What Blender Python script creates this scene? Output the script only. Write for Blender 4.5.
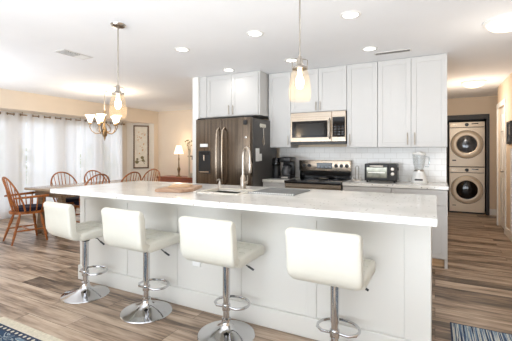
import bpy, bmesh, math, random
from mathutils import Vector, Matrix
random.seed(7)
PI = math.pi
for o in list(bpy.data.objects): bpy.data.objects.remove(o)
S = bpy.context.scene
COL = S.collection

# ------------------------------------------------------------------ camera
cd = bpy.data.cameras.new('camera'); cam = bpy.data.objects.new('camera', cd); COL.objects.link(cam)
cam.location = (0, 0, 1.29); cam.rotation_euler = (PI/2, 0, math.radians(27.42))
cd.sensor_fit = 'HORIZONTAL'; cd.sensor_width = 36; cd.lens = 36*345/512
cd.shift_y = -(170.5-153)/512; cd.clip_end = 200; cd.clip_start = 0.05
S.camera = cam
# ------------------------------------------------------------------ world and large lights
W = bpy.data.worlds.new('world'); S.world = W; W.use_nodes = True
bg = W.node_tree.nodes['Background']; bg.inputs[0].default_value = (0.86, 0.93, 1.0, 1); bg.inputs[1].default_value = 1.0
def area(name, loc, rot, sx, sy, power, col):
    l = bpy.data.lights.new(name, 'AREA'); l.shape = 'RECTANGLE'; l.size = sx; l.size_y = sy; l.energy = power; l.color = col
    o = bpy.data.objects.new(name, l); o.location = loc; o.rotation_euler = rot; COL.objects.link(o)
    if 'bounce' in name: l.spread = math.radians(112)
    return o
# added fill behind the camera, at unseen openings; daylight_bay comes through the bay window
area('rear_fill', (-1.0, -3.15, 1.25), (PI/2, 0, 0), 2.6, 2.1, 10, (0.88, 0.94, 1.0))
area('rear_fill_dining', (-5.0, -3.15, 1.25), (PI/2, 0, 0), 2.6, 2.1, 10, (0.88, 0.94, 1.0))
# added fill lights, out of view, turned up to brighten ceiling and room
area('ceiling_bounce', (-1.0, -2.2, 0.7), (PI-math.radians(46), 0, 0), 6.0, 1.6, 150, (0.84, 0.92, 1.0))
area('ceiling_bounce_dining', (-6.0, 0.9, 0.8), (PI-math.radians(40), 0, 0), 1.6, 1.2, 22, (0.84, 0.92, 1.0))
area('daylight_bay', (-7.95, 4.9, 1.1), (PI/2, 0, -PI/2), 3.6, 1.9, 15, (0.93, 0.96, 1.0))
S.view_settings.view_transform = 'Standard'; S.view_settings.look = 'None'
S.view_settings.gamma = 1; S.view_settings.use_curve_mapping = False
S.view_settings.exposure = 0.65

# ------------------------------------------------------------------ materials
def srgb(r, g, b):
    f = lambda c: (c/255/12.92) if c/255 <= 0.04045 else ((c/255+0.055)/1.055)**2.4
    return (f(r), f(g), f(b), 1)
def nodes(m): return m.node_tree.nodes, m.node_tree.links
def mat(name, col, rough=0.5, metal=0.0, noise=0.04, scale=8, bump=0.0, spec=0.5, coat=0.0, emis=None, es=0, trans=0.0, alpha=1.0):
    m = bpy.data.materials.new(name); m.use_nodes = True
    N, L = nodes(m); p = N['Principled BSDF']
    p.inputs['Roughness'].default_value = rough; p.inputs['Metallic'].default_value = metal
    p.inputs['Specular IOR Level'].default_value = spec; p.inputs['Coat Weight'].default_value = coat
    p.inputs['Transmission Weight'].default_value = trans; p.inputs['Alpha'].default_value = alpha
    tc = N.new('ShaderNodeTexCoord'); nz = N.new('ShaderNodeTexNoise'); nz.inputs['Scale'].default_value = scale
    L.new(tc.outputs['Object'], nz.inputs['Vector'])
    cr = N.new('ShaderNodeValToRGB')
    cr.color_ramp.elements[0].position = 0.3; cr.color_ramp.elements[1].position = 0.7
    cr.color_ramp.elements[0].color = tuple(c*(1-noise) for c in col[:3])+(1,)
    cr.color_ramp.elements[1].color = tuple(min(1, c*(1+noise)) for c in col[:3])+(1,)
    L.new(nz.outputs['Fac'], cr.inputs['Fac']); L.new(cr.outputs['Color'], p.inputs['Base Color'])
    if bump:
        b = N.new('ShaderNodeBump'); b.inputs['Strength'].default_value = bump; b.inputs['Distance'].default_value = 0.01
        L.new(nz.outputs['Fac'], b.inputs['Height']); L.new(b.outputs['Normal'], p.inputs['Normal'])
    if emis: p.inputs['Emission Color'].default_value = emis; p.inputs['Emission Strength'].default_value = es
    return m
def wood(name, a, b, rough=0.4, sc=(1, 12, 12)):
    m = mat(name, a, rough); N, L = nodes(m); p = N['Principled BSDF']
    nz = N['Noise Texture']; cr = N['Color Ramp']
    mp = N.new('ShaderNodeMapping'); mp.inputs['Scale'].default_value = sc
    L.new(N['Texture Coordinate'].outputs['Object'], mp.inputs['Vector']); L.new(mp.outputs['Vector'], nz.inputs['Vector'])
    nz.inputs['Scale'].default_value = 3; nz.inputs['Detail'].default_value = 5
    cr.color_ramp.elements[0].color = a; cr.color_ramp.elements[1].color = b
    return m
def floor_mat():
    m = bpy.data.materials.new('plank_floor'); m.use_nodes = True; N, L = nodes(m); p = N['Principled BSDF']
    tc = N.new('ShaderNodeTexCoord')
    br = N.new('ShaderNodeTexBrick'); br.offset = 0.37; br.offset_frequency = 2
    br.inputs['Scale'].default_value = 1; br.inputs['Brick Width'].default_value = 1.22; br.inputs['Row Height'].default_value = 0.18
    br.inputs['Mortar Size'].default_value = 0.0018; br.inputs['Mortar Smooth'].default_value = 0.1
    br.inputs['Color1'].default_value = (0, 0, 0, 1); br.inputs['Color2'].default_value = (1, 1, 1, 1); br.inputs['Mortar'].default_value = (0, 0, 0, 1)
    L.new(tc.outputs['Object'], br.inputs['Vector'])
    # per-plank shift of the grain
    sep = N.new('ShaderNodeMapping'); sep.inputs['Scale'].default_value = (1.3, 9, 1)
    vm = N.new('ShaderNodeVectorMath'); vm.operation = 'ADD'
    vs = N.new('ShaderNodeVectorMath'); vs.operation = 'SCALE'; vs.inputs['Scale'].default_value = 7.0
    L.new(br.outputs['Color'], vs.inputs[0]); L.new(tc.outputs['Object'], vm.inputs[0]); L.new(vs.outputs[0], vm.inputs[1])
    L.new(vm.outputs[0], sep.inputs['Vector'])
    n1 = N.new('ShaderNodeTexNoise'); n1.inputs['Scale'].default_value = 1.1; n1.inputs['Detail'].default_value = 6; n1.inputs['Roughness'].default_value = 0.6
    L.new(sep.outputs[0], n1.inputs['Vector'])
    mp2 = N.new('ShaderNodeMapping'); mp2.inputs['Scale'].default_value = (3, 60, 1); L.new(vm.outputs[0], mp2.inputs['Vector'])
    n2 = N.new('ShaderNodeTexNoise'); n2.inputs['Scale'].default_value = 1.0; n2.inputs['Detail'].default_value = 3; L.new(mp2.outputs[0], n2.inputs['Vector'])
    a = N.new('ShaderNodeMath'); a.operation = 'MULTIPLY_ADD'; a.inputs[1].default_value = 0.22
    L.new(br.outputs['Color'], a.inputs[0]); 
    a2 = N.new('ShaderNodeMath'); a2.operation = 'MULTIPLY_ADD'; a2.inputs[1].default_value = 0.95; a2.inputs[2].default_value = -0.08
    L.new(n1.outputs['Fac'], a2.inputs[0]); L.new(a2.outputs[0], a.inputs[2])
    a3 = N.new('ShaderNodeMath'); a3.operation = 'MULTIPLY_ADD'; a3.inputs[1].default_value = 0.36; L.new(n2.outputs['Fac'], a3.inputs[0]); 
    a4 = N.new('ShaderNodeMath'); a4.operation = 'SUBTRACT'; a4.inputs[1].default_value = 0.18; L.new(a.outputs[0], a4.inputs[0]); L.new(a4.outputs[0], a3.inputs[2])
    cr = N.new('ShaderNodeValToRGB'); e = cr.color_ramp.elements
    e[0].position = 0.30; e[0].color = srgb(66, 53, 44)
    e[1].position = 0.74; e[1].color = srgb(206, 186, 164)
    x = e.new(0.43); x.color = srgb(128, 107, 88)
    x = e.new(0.56); x.color = srgb(172, 149, 128)
    L.new(a3.outputs[0], cr.inputs['Fac'])
    mx = N.new('ShaderNodeMix'); mx.data_type = 'RGBA'; mx.inputs[7].default_value = srgb(80, 64, 52)
    L.new(br.outputs['Fac'], mx.inputs[0]); L.new(cr.outputs[0], mx.inputs[6]); L.new(mx.outputs[2], p.inputs['Base Color'])
    p.inputs['Roughness'].default_value = 0.36; p.inputs['Specular IOR Level'].default_value = 0.45
    b = N.new('ShaderNodeBump'); b.inputs['Strength'].default_value = 0.15; b.inputs['Distance'].default_value = 0.004
    L.new(n2.outputs['Fac'], b.inputs['Height']); L.new(b.outputs[0], p.inputs['Normal'])
    return m
def tile_mat():
    m = bpy.data.materials.new('subway_tile'); m.use_nodes = True; N, L = nodes(m); p = N['Principled BSDF']
    tc = N.new('ShaderNodeTexCoord'); mp = N.new('ShaderNodeMapping'); mp.inputs['Rotation'].default_value = (PI/2, 0, 0)
    L.new(tc.outputs['Object'], mp.inputs['Vector'])
    br = N.new('ShaderNodeTexBrick'); br.inputs['Scale'].default_value = 1; br.inputs['Brick Width'].default_value = 0.152; br.inputs['Row Height'].default_value = 0.076
    br.inputs['Mortar Size'].default_value = 0.003
    br.inputs['Color1'].default_value = srgb(248, 246, 242); br.inputs['Color2'].default_value = srgb(243, 241, 237); br.inputs['Mortar'].default_value = srgb(228, 225, 219)
    L.new(mp.outputs[0], br.inputs['Vector']); L.new(br.outputs['Color'], p.inputs['Base Color'])
    b = N.new('ShaderNodeBump'); b.invert = True; b.inputs['Strength'].default_value = 0.2; b.inputs['Distance'].default_value = 0.002
    L.new(br.outputs['Fac'], b.inputs['Height']); L.new(b.outputs[0], p.inputs['Normal'])
    p.inputs['Roughness'].default_value = 0.15
    return m
def quartz_mat(name='speckled_quartz'):
    m = bpy.data.materials.new(name); m.use_nodes = True; N, L = nodes(m); p = N['Principled BSDF']
    tc = N.new('ShaderNodeTexCoord')
    n = N.new('ShaderNodeTexNoise'); n.inputs['Scale'].default_value = 5; n.inputs['Detail'].default_value = 4; L.new(tc.outputs['Object'], n.inputs['Vector'])
    c = N.new('ShaderNodeValToRGB'); c.color_ramp.elements[0].position = .3; c.color_ramp.elements[1].position = .65
    c.color_ramp.elements[0].color = srgb(228, 225, 218); c.color_ramp.elements[1].color = srgb(242, 239, 233); L.new(n.outputs['Fac'], c.inputs[0])
    v = N.new('ShaderNodeTexVoronoi'); v.inputs['Scale'].default_value = 30; L.new(tc.outputs['Object'], v.inputs['Vector'])
    lt = N.new('ShaderNodeMath'); lt.operation = 'LESS_THAN'; lt.inputs[1].default_value = 0.2; L.new(v.outputs['Distance'], lt.inputs[0])
    sp = N.new('ShaderNodeSeparateColor'); L.new(v.outputs['Color'], sp.inputs[0])
    gt = N.new('ShaderNodeMath'); gt.operation = 'GREATER_THAN'; gt.inputs[1].default_value = 0.66; L.new(sp.outputs[0], gt.inputs[0])
    mu = N.new('ShaderNodeMath'); mu.operation = 'MULTIPLY'; L.new(lt.outputs[0], mu.inputs[0]); L.new(gt.outputs[0], mu.inputs[1])
    mu2 = N.new('ShaderNodeMath'); mu2.operation = 'MULTIPLY'; mu2.inputs[1].default_value = 0.7; L.new(mu.outputs[0], mu2.inputs[0])
    mx = N.new('ShaderNodeMix'); mx.data_type = 'RGBA'; mx.inputs[7].default_value = srgb(120, 105, 88)
    L.new(mu2.outputs[0], mx.inputs[0]); L.new(c.outputs[0], mx.inputs[6]); L.new(mx.outputs[2], p.inputs['Base Color'])
    p.inputs['Roughness'].default_value = 0.12
    return m
def steel_mat(name, col, rough=0.3, vert=True):
    m = mat(name, col, rough, 0.95, noise=0.28 if vert else .12); N, L = nodes(m)  # strong vertical noise puts the fridge's reflection streaks into its colour
    mp = N.new('ShaderNodeMapping'); mp.inputs['Scale'].default_value = (14, 14, 0.3) if vert else (0.4, 14, 30)
    L.new(N['Texture Coordinate'].outputs['Object'], mp.inputs['Vector']); L.new(mp.outputs[0], N['Noise Texture'].inputs['Vector'])
    N['Noise Texture'].inputs['Scale'].default_value = 2.5
    return m
def glass_mat(name, tint=(1, 1, 1, 1), op=0.12, rough=0.03):
    m = bpy.data.materials.new(name); m.use_nodes = True; N, L = nodes(m)
    N.remove(N['Principled BSDF']); out = N['Material Output']
    t = N.new('ShaderNodeBsdfTransparent'); t.inputs[0].default_value = tint
    g = N.new('ShaderNodeBsdfGlossy'); g.inputs['Roughness'].default_value = rough
    f = N.new('ShaderNodeLayerWeight'); f.inputs['Blend'].default_value = .12
    ad = N.new('ShaderNodeMath'); ad.operation = 'ADD'; ad.use_clamp = True; ad.inputs[1].default_value = op; L.new(f.outputs['Facing'], ad.inputs[0])
    x = N.new('ShaderNodeMixShader'); L.new(ad.outputs[0], x.inputs[0]); L.new(t.outputs[0], x.inputs[1]); L.new(g.outputs[0], x.inputs[2]); L.new(x.outputs[0], out.inputs[0])
    return m
def veil_mat(name, col, trans=0.25, tl=0.6, noise_scale=None, tint=(1, 1, 1, 1)):
    """thin cloth or frosted glass: part see-through, part translucent, part diffuse"""
    m = bpy.data.materials.new(name); m.use_nodes = True; N, L = nodes(m)
    N.remove(N['Principled BSDF']); out = N['Material Output']
    t = N.new('ShaderNodeBsdfTransparent'); t.inputs[0].default_value = tint
    d = N.new('ShaderNodeBsdfDiffuse'); d.inputs[0].default_value = col
    l = N.new('ShaderNodeBsdfTranslucent'); l.inputs[0].default_value = col
    a = N.new('ShaderNodeMixShader'); a.inputs[0].default_value = tl; L.new(d.outputs[0], a.inputs[1]); L.new(l.outputs[0], a.inputs[2])
    b = N.new('ShaderNodeMixShader'); b.inputs[0].default_value = trans; L.new(a.outputs[0], b.inputs[1]); L.new(t.outputs[0], b.inputs[2]); L.new(b.outputs[0], out.inputs[0])
    return m
def lamp_mat(name, col, s):
    m = bpy.data.materials.new(name); m.use_nodes = True; N, L = nodes(m); p = N['Principled BSDF']
    p.inputs['Base Color'].default_value = col; p.inputs['Emission Color'].default_value = col; p.inputs['Emission Strength'].default_value = s
    return m
def stripes_mat():
    m = bpy.data.materials.new('striped_runner_weave'); m.use_nodes = True; N, L = nodes(m); p = N['Principled BSDF']
    tc = N.new('ShaderNodeTexCoord'); mp = N.new('ShaderNodeMapping'); mp.inputs['Scale'].default_value = (75, 1.0, 1)
    L.new(tc.outputs['Object'], mp.inputs['Vector'])
    n = N.new('ShaderNodeTexNoise'); n.inputs['Scale'].default_value = 1; n.inputs['Detail'].default_value = 3; L.new(mp.outputs[0], n.inputs['Vector'])
    c = N.new('ShaderNodeValToRGB'); c.color_ramp.interpolation = 'CONSTANT'; e = c.color_ramp.elements
    e[0].position = 0; e[0].color = srgb(30, 40, 66); e[1].position = .42; e[1].color = srgb(74, 98, 130)
    for q, k in ((.48, srgb(140, 160, 176)), (.52, srgb(205, 205, 195)), (.59, srgb(60, 80, 112)), (.64, srgb(190, 190, 178))):
        x = e.new(q); x.color = k
    L.new(n.outputs['Fac'], c.inputs[0]); L.new(c.outputs[0], p.inputs['Base Color']); p.inputs['Roughness'].default_value = .95
    return m
def medallion_mat():
    m = bpy.data.materials.new('floral_rug_field'); m.use_nodes = True; N, L = nodes(m); p = N['Principled BSDF']
    tc = N.new('ShaderNodeTexCoord'); v = N.new('ShaderNodeTexVoronoi'); v.inputs['Scale'].default_value = 9; v.feature = 'SMOOTH_F1'
    nz = N.new('ShaderNodeTexNoise'); nz.inputs['Scale'].default_value = 5
    mx = N.new('ShaderNodeVectorMath'); mx.operation = 'ADD'; L.new(tc.outputs['Object'], mx.inputs[0]); L.new(nz.outputs['Color'], mx.inputs[1]); L.new(mx.outputs[0], v.inputs['Vector'])
    mm = N.new('ShaderNodeMath'); mm.operation = 'SINE'; m2 = N.new('ShaderNodeMath'); m2.operation = 'MULTIPLY'; m2.inputs[1].default_value = 26
    L.new(v.outputs['Distance'], m2.inputs[0]); L.new(m2.outputs[0], mm.inputs[0])
    c = N.new('ShaderNodeValToRGB'); c.color_ramp.interpolation = 'CONSTANT'; e = c.color_ramp.elements
    e[0].position = 0; e[0].color = srgb(38, 62, 88); e[1].position = .45; e[1].color = srgb(190, 190, 178); x = e.new(.8); x.color = srgb(100, 122, 138)
    L.new(mm.outputs[0], c.inputs[0]); L.new(c.outputs[0], p.inputs['Base Color']); p.inputs['Roughness'].default_value = .95
    return m

M = dict(
 ceil=mat('ceiling_paint', srgb(248, 248, 249), .9, noise=.01, scale=3),
 beige=mat('beige_paint', srgb(236, 221, 202), .85, noise=.015, scale=3),
 beige2=mat('hall_paint', srgb(228, 208, 184), .85, noise=.015, scale=3),
 bay=mat('bay_paint', srgb(232, 226, 216), .85, noise=.015, scale=3),
 trim=mat('white_trim', srgb(240, 238, 234), .45, noise=.01),
 floor=floor_mat(), tile=tile_mat(), quartz=quartz_mat(),
 cab=mat('white_cabinet_lacquer', srgb(207, 205, 202), .38, noise=.01, scale=2),
 islandp=mat('island_paint', srgb(219, 217, 211), .42, noise=.01, scale=2),
 dark=mat('black_plastic', srgb(26, 26, 28), .35, noise=.1),
 black=mat('black_gloss', srgb(14, 14, 16), .08, noise=.1),
 chrome=mat('chrome', (.62, .62, .63, 1), .08, 1, noise=.02),
 nickel=mat('brushed_nickel', srgb(186, 178, 168), .28, 1, noise=.05),
 bronze=mat('antique_bronze', srgb(146, 122, 90), .35, .9, noise=.15, scale=20),
 steel=steel_mat('fridge_steel', srgb(116, 104, 92), .27),
 steelh=steel_mat('range_steel', srgb(186, 172, 156), .25, False),
 fside=mat('fridge_side_grey', srgb(88, 86, 84), .45, .3, noise=.05, scale=40),
 vinyl=mat('white_vinyl', srgb(218, 215, 203), .38, noise=.01, scale=20, bump=.05),
 oak=wood('honey_oak', srgb(132, 70, 28), srgb(190, 116, 56), .35),
 cherry=wood('cherry_sideboard', srgb(126, 60, 30), srgb(166, 90, 52), .35),
 tabw=wood('weathered_table_wood', srgb(96, 76, 58), srgb(146, 120, 94), .5),
 tabtop=wood('polished_table_wood', srgb(126, 106, 86), srgb(180, 158, 132), .25),
 navy=mat('navy_cushion', srgb(30, 30, 52), .9, noise=.3, scale=30, bump=.2),
 sheer=veil_mat('sheer_curtain', (.89, .885, .89, 1), .17, .55),
 pane=glass_mat('window_glass', (.97, .98, 1, 1), .03),
 shade=veil_mat('pendant_glass', (1, .90, .78, 1), .975, .5, tint=(1, .972, .93, 1)),
 alab=lamp_mat('alabaster_glass', (1, .84, .60, 1), .95),
 chsh=lamp_mat('frosted_bell_glass', (1, .88, .68, 1), 2.4),
 bulb=lamp_mat('bulb_glow', (1, .82, .55, 1), 6),
 can=lamp_mat('recessed_lens', (1, .97, .92, 1), 4),
 lshade=lamp_mat('lamp_shade_fabric', (1, .80, .58, 1), 1.1),
 champ=mat('champagne_enamel', srgb(220, 203, 180), .32, .15, noise=.02),
 champd=mat('champagne_ring', srgb(206, 190, 168), .25, .6, noise=.02),
 charcoal=mat('charcoal_trim', srgb(48, 46, 46), .5, noise=.05),
 clear=glass_mat('clear_glass', (.93, .95, .96, 1), .10, .1),
 frost=mat('smoky_glass', srgb(84, 86, 90), .1, .2, noise=.6, scale=9),
 mirror=mat('oven_window', srgb(52, 50, 48), .12, .4, noise=.15, scale=3),
 ovenlit=mat('toaster_window', srgb(132, 130, 116), .12, .3, noise=.3, scale=14),
 paper=mat('art_paper', srgb(232, 224, 208), .8, noise=.06, scale=12),
 picf=wood('brown_frame_wood', srgb(90, 66, 44), srgb(130, 98, 66), .4),
 white=mat('white_plastic', srgb(240, 240, 238), .35, noise=.01),
 board=wood('butcher_board', srgb(160, 122, 98), srgb(206, 172, 142), .5),
 boardl=wood('pale_board', srgb(206, 168, 128), srgb(226, 192, 152), .5),
 creamrug=mat('cream_rug_border', srgb(205, 196, 176), .95, noise=.12, scale=60, bump=.3),
 navyrug=mat('navy_rug_line', srgb(44, 56, 78), .95, noise=.3, scale=50),
 field=medallion_mat(), stripes=stripes_mat(),
 greymat=mat('grey_silicone', srgb(140, 142, 142), .5, .2, noise=.1, scale=30),
 leaf=mat('leaf_green', srgb(168, 180, 118), .7, noise=.4, scale=6),
 bark=mat('bark', srgb(120, 100, 78), .9, noise=.3),
 dleaf=mat('dried_leaf', srgb(140, 128, 92), .8, noise=.3, scale=20),
 green=mat('pale_ground', srgb(206, 202, 190), .95, noise=.1, scale=2),
 pot=mat('ceramic_pot', srgb(206, 196, 176), .4, noise=.05),
 vent=mat('vent_white', srgb(222, 219, 214), .5, noise=.01),
 ventd=mat('vent_shadow_gap', srgb(96, 92, 88), .7, noise=.05),
 display=mat('display_black', srgb(20, 22, 26), .12, noise=.4, scale=60),
 sinkm=mat('sink_white', srgb(236, 230, 218), .2, noise=.01),
)

# ------------------------------------------------------------------ mesh builder
class MB:
    def __init__(s): s.bm = bmesh.new()
    def box(s, x0, x1, y0, y1, z0, z1, bev=0, seg=2, mtx=None):
        r = bmesh.ops.create_cube(s.bm, size=1); v = r['verts']
        bmesh.ops.scale(s.bm, vec=(abs(x1-x0), abs(y1-y0), abs(z1-z0)), verts=v)
        bmesh.ops.translate(s.bm, vec=((x0+x1)/2, (y0+y1)/2, (z0+z1)/2), verts=v)
        if bev:
            es = list({e for q in v for e in q.link_edges})
            rb = bmesh.ops.bevel(s.bm, geom=es, offset=bev, segments=seg, profile=.5, affect='EDGES')
            v = list({q for f in rb['faces'] for q in f.verts} | {q for q in v if q.is_valid})
        if mtx: bmesh.ops.transform(s.bm, matrix=mtx, verts=v)
        return s
    def cone(s, a, b, r1, r2=None, n=14, cap=True):
        a = Vector(a); b = Vector(b); r2 = r1 if r2 is None else r2; d = b-a
        q = d.to_track_quat('Z', 'Y').to_matrix().to_4x4(); q.translation = (a+b)/2
        bmesh.ops.create_cone(s.bm, cap_ends=cap, segments=n, radius1=max(r1, 1e-5), radius2=max(r2, 1e-5), depth=d.length, matrix=q)
        return s
    def tube(s, pts, r, n=10, close=False, cap=True):
        pts = [Vector(p) for p in pts]; rs = r if isinstance(r, (list, tuple)) else [r]*len(pts)
        rings = []; prev = None; k = len(pts)
        for i, p in enumerate(pts):
            if close: t = pts[(i+1) % k]-pts[i-1]
            else: t = pts[min(i+1, k-1)]-pts[max(i-1, 0)]
            t.normalize()
            if prev is None:
                u = t.orthogonal().normalized()
            else:
                u = (prev-t*prev.dot(t)); u = u.normalized() if u.length > 1e-6 else t.orthogonal().normalized()
            prev = u; w = t.cross(u)
            rings.append([s.bm.verts.new(p+(u*math.cos(2*PI*j/n)+w*math.sin(2*PI*j/n))*rs[i]) for j in range(n)])
        for i in range(k if close else k-1):
            A, B = rings[i], rings[(i+1) % k]
            off = 0
            if close and i == k-1:
                off = min(range(n), key=lambda o: (A[0].co-B[o].co).length)
            for j in range(n): s.bm.faces.new((A[j], A[(j+1) % n], B[(j+1+off) % n], B[(j+off) % n]))
        if cap and not close: s.bm.faces.new(rings[0][::-1]); s.bm.faces.new(rings[-1])
        return s
    def lathe(s, prof, n=24, c=(0, 0, 0), axis=None, cap=True, wob=None):
        """prof = [(radius, height)]; revolved about +Z at c, or about axis"""
        rot = Vector(axis).to_track_quat('Z', 'Y').to_matrix() if axis else Matrix.Identity(3)
        c = Vector(c); rings = []
        for r, z in prof:
            rings.append([s.bm.verts.new(c+rot@Vector(((r*(wob(j/n, z) if wob else 1))*math.cos(2*PI*j/n), (r*(wob(j/n, z) if wob else 1))*math.sin(2*PI*j/n), z))) for j in range(n)])
        for A, B in zip(rings, rings[1:]):
            for j in range(n): s.bm.faces.new((A[j], A[(j+1) % n], B[(j+1) % n], B[j]))
        if cap:
            if prof[0][0] > 1e-4: s.bm.faces.new(rings[0][::-1])
            if prof[-1][0] > 1e-4: s.bm.faces.new(rings[-1])
        return s
    def prism(s, pts, z0, z1, mtx=None, bev=0):
        b = [s.bm.verts.new((x, y, z0)) for x, y in pts]; t = [s.bm.verts.new((x, y, z1)) for x, y in pts]; n = len(pts)
        fs = [s.bm.faces.new(b[::-1]), s.bm.faces.new(t)]
        for i in range(n): fs.append(s.bm.faces.new((b[i], b[(i+1) % n], t[(i+1) % n], t[i])))
        v = b+t
        if bev:
            es = list({e for f in fs[:2] for e in f.edges})
            rb = bmesh.ops.bevel(s.bm, geom=es, offset=bev, segments=2, affect='EDGES')
            v = list({q for f in rb['faces'] for q in f.verts} | {q for q in v if q.is_valid})
        if mtx: bmesh.ops.transform(s.bm, matrix=mtx, verts=v)
        return s
    def ball(s, c, r, sc=(1, 1, 1), sub=2):
        m = Matrix.Translation(c)@Matrix.Diagonal((r*sc[0], r*sc[1], r*sc[2], 1))
        bmesh.ops.create_icosphere(s.bm, subdivisions=sub, radius=1, matrix=m); return s
    def build(s, name, m, parent=None, smooth=None, loc=None):
        bmesh.ops.remove_doubles(s.bm, verts=s.bm.verts, dist=1e-6)
        bmesh.ops.recalc_face_normals(s.bm, faces=s.bm.faces)
        me = bpy.data.meshes.new(name); s.bm.to_mesh(me); s.bm.free()
        me.materials.append(M[m] if isinstance(m, str) else m)
        if smooth is not False:
            for p in me.polygons: p.use_smooth = True
            me.set_sharp_from_angle(angle=math.radians(35))
        o = bpy.data.objects.new(name, me); COL.objects.link(o)
        if parent: o.parent = parent
        if loc: o.location = loc
        return o
def tag(o, label, cat, group=None, kind=None):
    o['label'] = label; o['category'] = cat
    if group: o['group'] = group
    if kind: o['kind'] = kind
    return o
def thing(name, label, cat, loc=(0, 0, 0), rz=0, group=None):
    o = bpy.data.objects.new(name, None); o.empty_display_size = .1; COL.objects.link(o)
    o.location = loc; o.rotation_euler = (0, 0, rz); return tag(o, label, cat, group)
def struct(name, mb, m, label=None):
    o = mb.build(name, m, smooth=False); o['kind'] = 'structure'; o['label'] = label or name.replace('_', ' '); return o
def sempty(name, label, loc=(0, 0, 0)):
    o = bpy.data.objects.new(name, None); COL.objects.link(o); o.location = loc; o['kind'] = 'structure'; o['label'] = label; return o
def copy_tree(o, parent=None):
    c = o.copy(); COL.objects.link(c)
    if parent: c.parent = parent
    for ch in list(o.children): copy_tree(ch, c)
    return c
def place(o, first, loc, rz=None, label=None):
    c = o if first else copy_tree(o)
    c.location = loc
    if rz is not None: c.rotation_euler = (0, 0, rz)
    if label: c['label'] = label
    return c
def rect_holes(x0, x1, z0, z1, holes, mk):
    """fill a wall strip leaving rectangular openings: mk(a,b,c,d) makes one solid"""
    xs = x0
    for (a, b, c, d) in sorted(holes):
        if a > xs: mk(xs, a, z0, z1)
        if c > z0: mk(a, b, z0, c)
        if d < z1: mk(a, b, d, z1)
        xs = b
    if xs < x1: mk(xs, x1, z0, z1)

# ------------------------------------------------------------------ room shell
H = 2.47
XL, XR, YB = -7.05, 1.0, -3.2
struct('floor', MB().box(-8.3, 2.8, YB-.1, 9.6, -.1, 0), 'floor', 'wide plank wood floor in mixed browns')
struct('ceiling', MB().box(-8.3, 2.8, YB-.1, 9.6, H, H+.1), 'ceil', 'flat white ceiling')
# left wall: soffit over the bay, plain wall in front of it
bayY0, bayY1 = 2.6, 7.33
struct('wall_left', MB().box(XL-.1, XL, YB, bayY0, 0, H), 'beige', 'beige wall left of the bay')
struct('wall_soffit', MB().box(-7.75, XL, bayY0, bayY1, 2.12, H), 'beige', 'beige soffit band over the bay window')
struct('wall_bay_side', MB().box(-7.75, XL-.1, bayY0-.1, bayY0, 0, H), 'bay')
# 45 degree bay wall carrying the picture
mt = Matrix.Translation((XL, 7.33, 0))@Matrix.Rotation(math.radians(225), 4, 'Z')
struct('wall_bay_angled', MB().box(0, .75, -.08, 0, 0, 2.12, mtx=mt), 'bay', 'pale angled wall of the bay with the framed print')
# bay window wall with openings
XW = -7.56
wm = MB(); wins = [(2.85, 3.85), (3.97, 4.86), (4.98, 5.88), (6.0, 6.66)]
rect_holes(bayY0, 6.9, 0, 2.12, [(a, b, .12, 2.0) for a, b in wins], lambda a, b, c, d: wm.box(XW-.1, XW, a, b, c, d))
struct('wall_window', wm, 'bay', 'wall with four tall windows behind sheer curtains')
for i, (a, b) in enumerate(wins):
    w = sempty('window_%d' % (i+1), 'tall window behind the sheer curtains', (XW, 0, 0))
    f = MB(); z0, z1 = .12, 2.0
    f.box(-.08, .0, a, a+.05, z0, z1).box(-.08, .0, b-.05, b, z0, z1).box(-.08, .0, a, b, z0, z0+.06).box(-.08, .0, a, b, z1-.06, z1)
    f.build('window_frame', 'trim', w, smooth=False)
    MB().box(-.045, -.035, a+.05, b-.05, z0+.06, z1-.06).build('pane', 'pane', w, smooth=False)
struct('wall_far', MB().box(XL-.1, -3.27, 7.5, 7.6, 0, H), 'beige', 'beige far wall of the dining room')
struct('wall_bay_return', MB().box(XL-.1, XL, 7.33, 7.5, 0, H), 'beige')
# wall beside the fridge, its white end faces the camera
struct('wall_fridge', MB().box(-3.37, -3.27, 4.36, 7.5, 0, H), 'beige')
struct('trim_4', MB().box(-3.2695, -3.262, 4.36, 4.985, 0, H-.001), 'trim', 'white side panel beside the refrigerator')
struct('trim_1', MB().box(-3.375, -3.265, 4.345, 4.36, 0, H-.001), 'trim', 'white trim board on the wall end left of the fridge')
# kitchen back wall + tile
struct('wall_back', MB().box(-3.27, .13, 4.99, 5.08, 0, H), 'beige2')
struct('wall_backsplash', MB().box(-2.16, .128, 4.975, 4.99, .9, 1.38), 'tile', 'white subway tile backsplash')
struct('wall_hall_left', MB().box(.03, .13, 5.08, 8.6, 0, H), 'beige2')
# hall back wall with laundry closet opening
hb = MB(); rect_holes(.03, 1.5, 0, H, [(.21, .985, 0, 2.04)], lambda a, b, c, d: hb.box(a, b, 8.6, 8.7, c, d))
struct('wall_hall_end', hb, 'beige2', 'beige wall at the end of the hall around the laundry closet')
struct('wall_closet', MB().box(.13, 1.06, 9.42, 9.48, 0, H).box(.13, .2, 8.7, 9.42, 0, H).box(.99, 1.06, 8.7, 9.42, 0, H), 'charcoal', 'dark closet lining behind the washer and dryer')
struct('trim_2', MB().box(.20, .25, 8.55, 8.60, 0, 2.1).box(.945, 1.0, 8.55, 8.60, 0, 2.1).box(.25, .945, 8.55, 8.60, 2.0, 2.1), 'charcoal', 'dark charcoal casing of the laundry closet')
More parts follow.
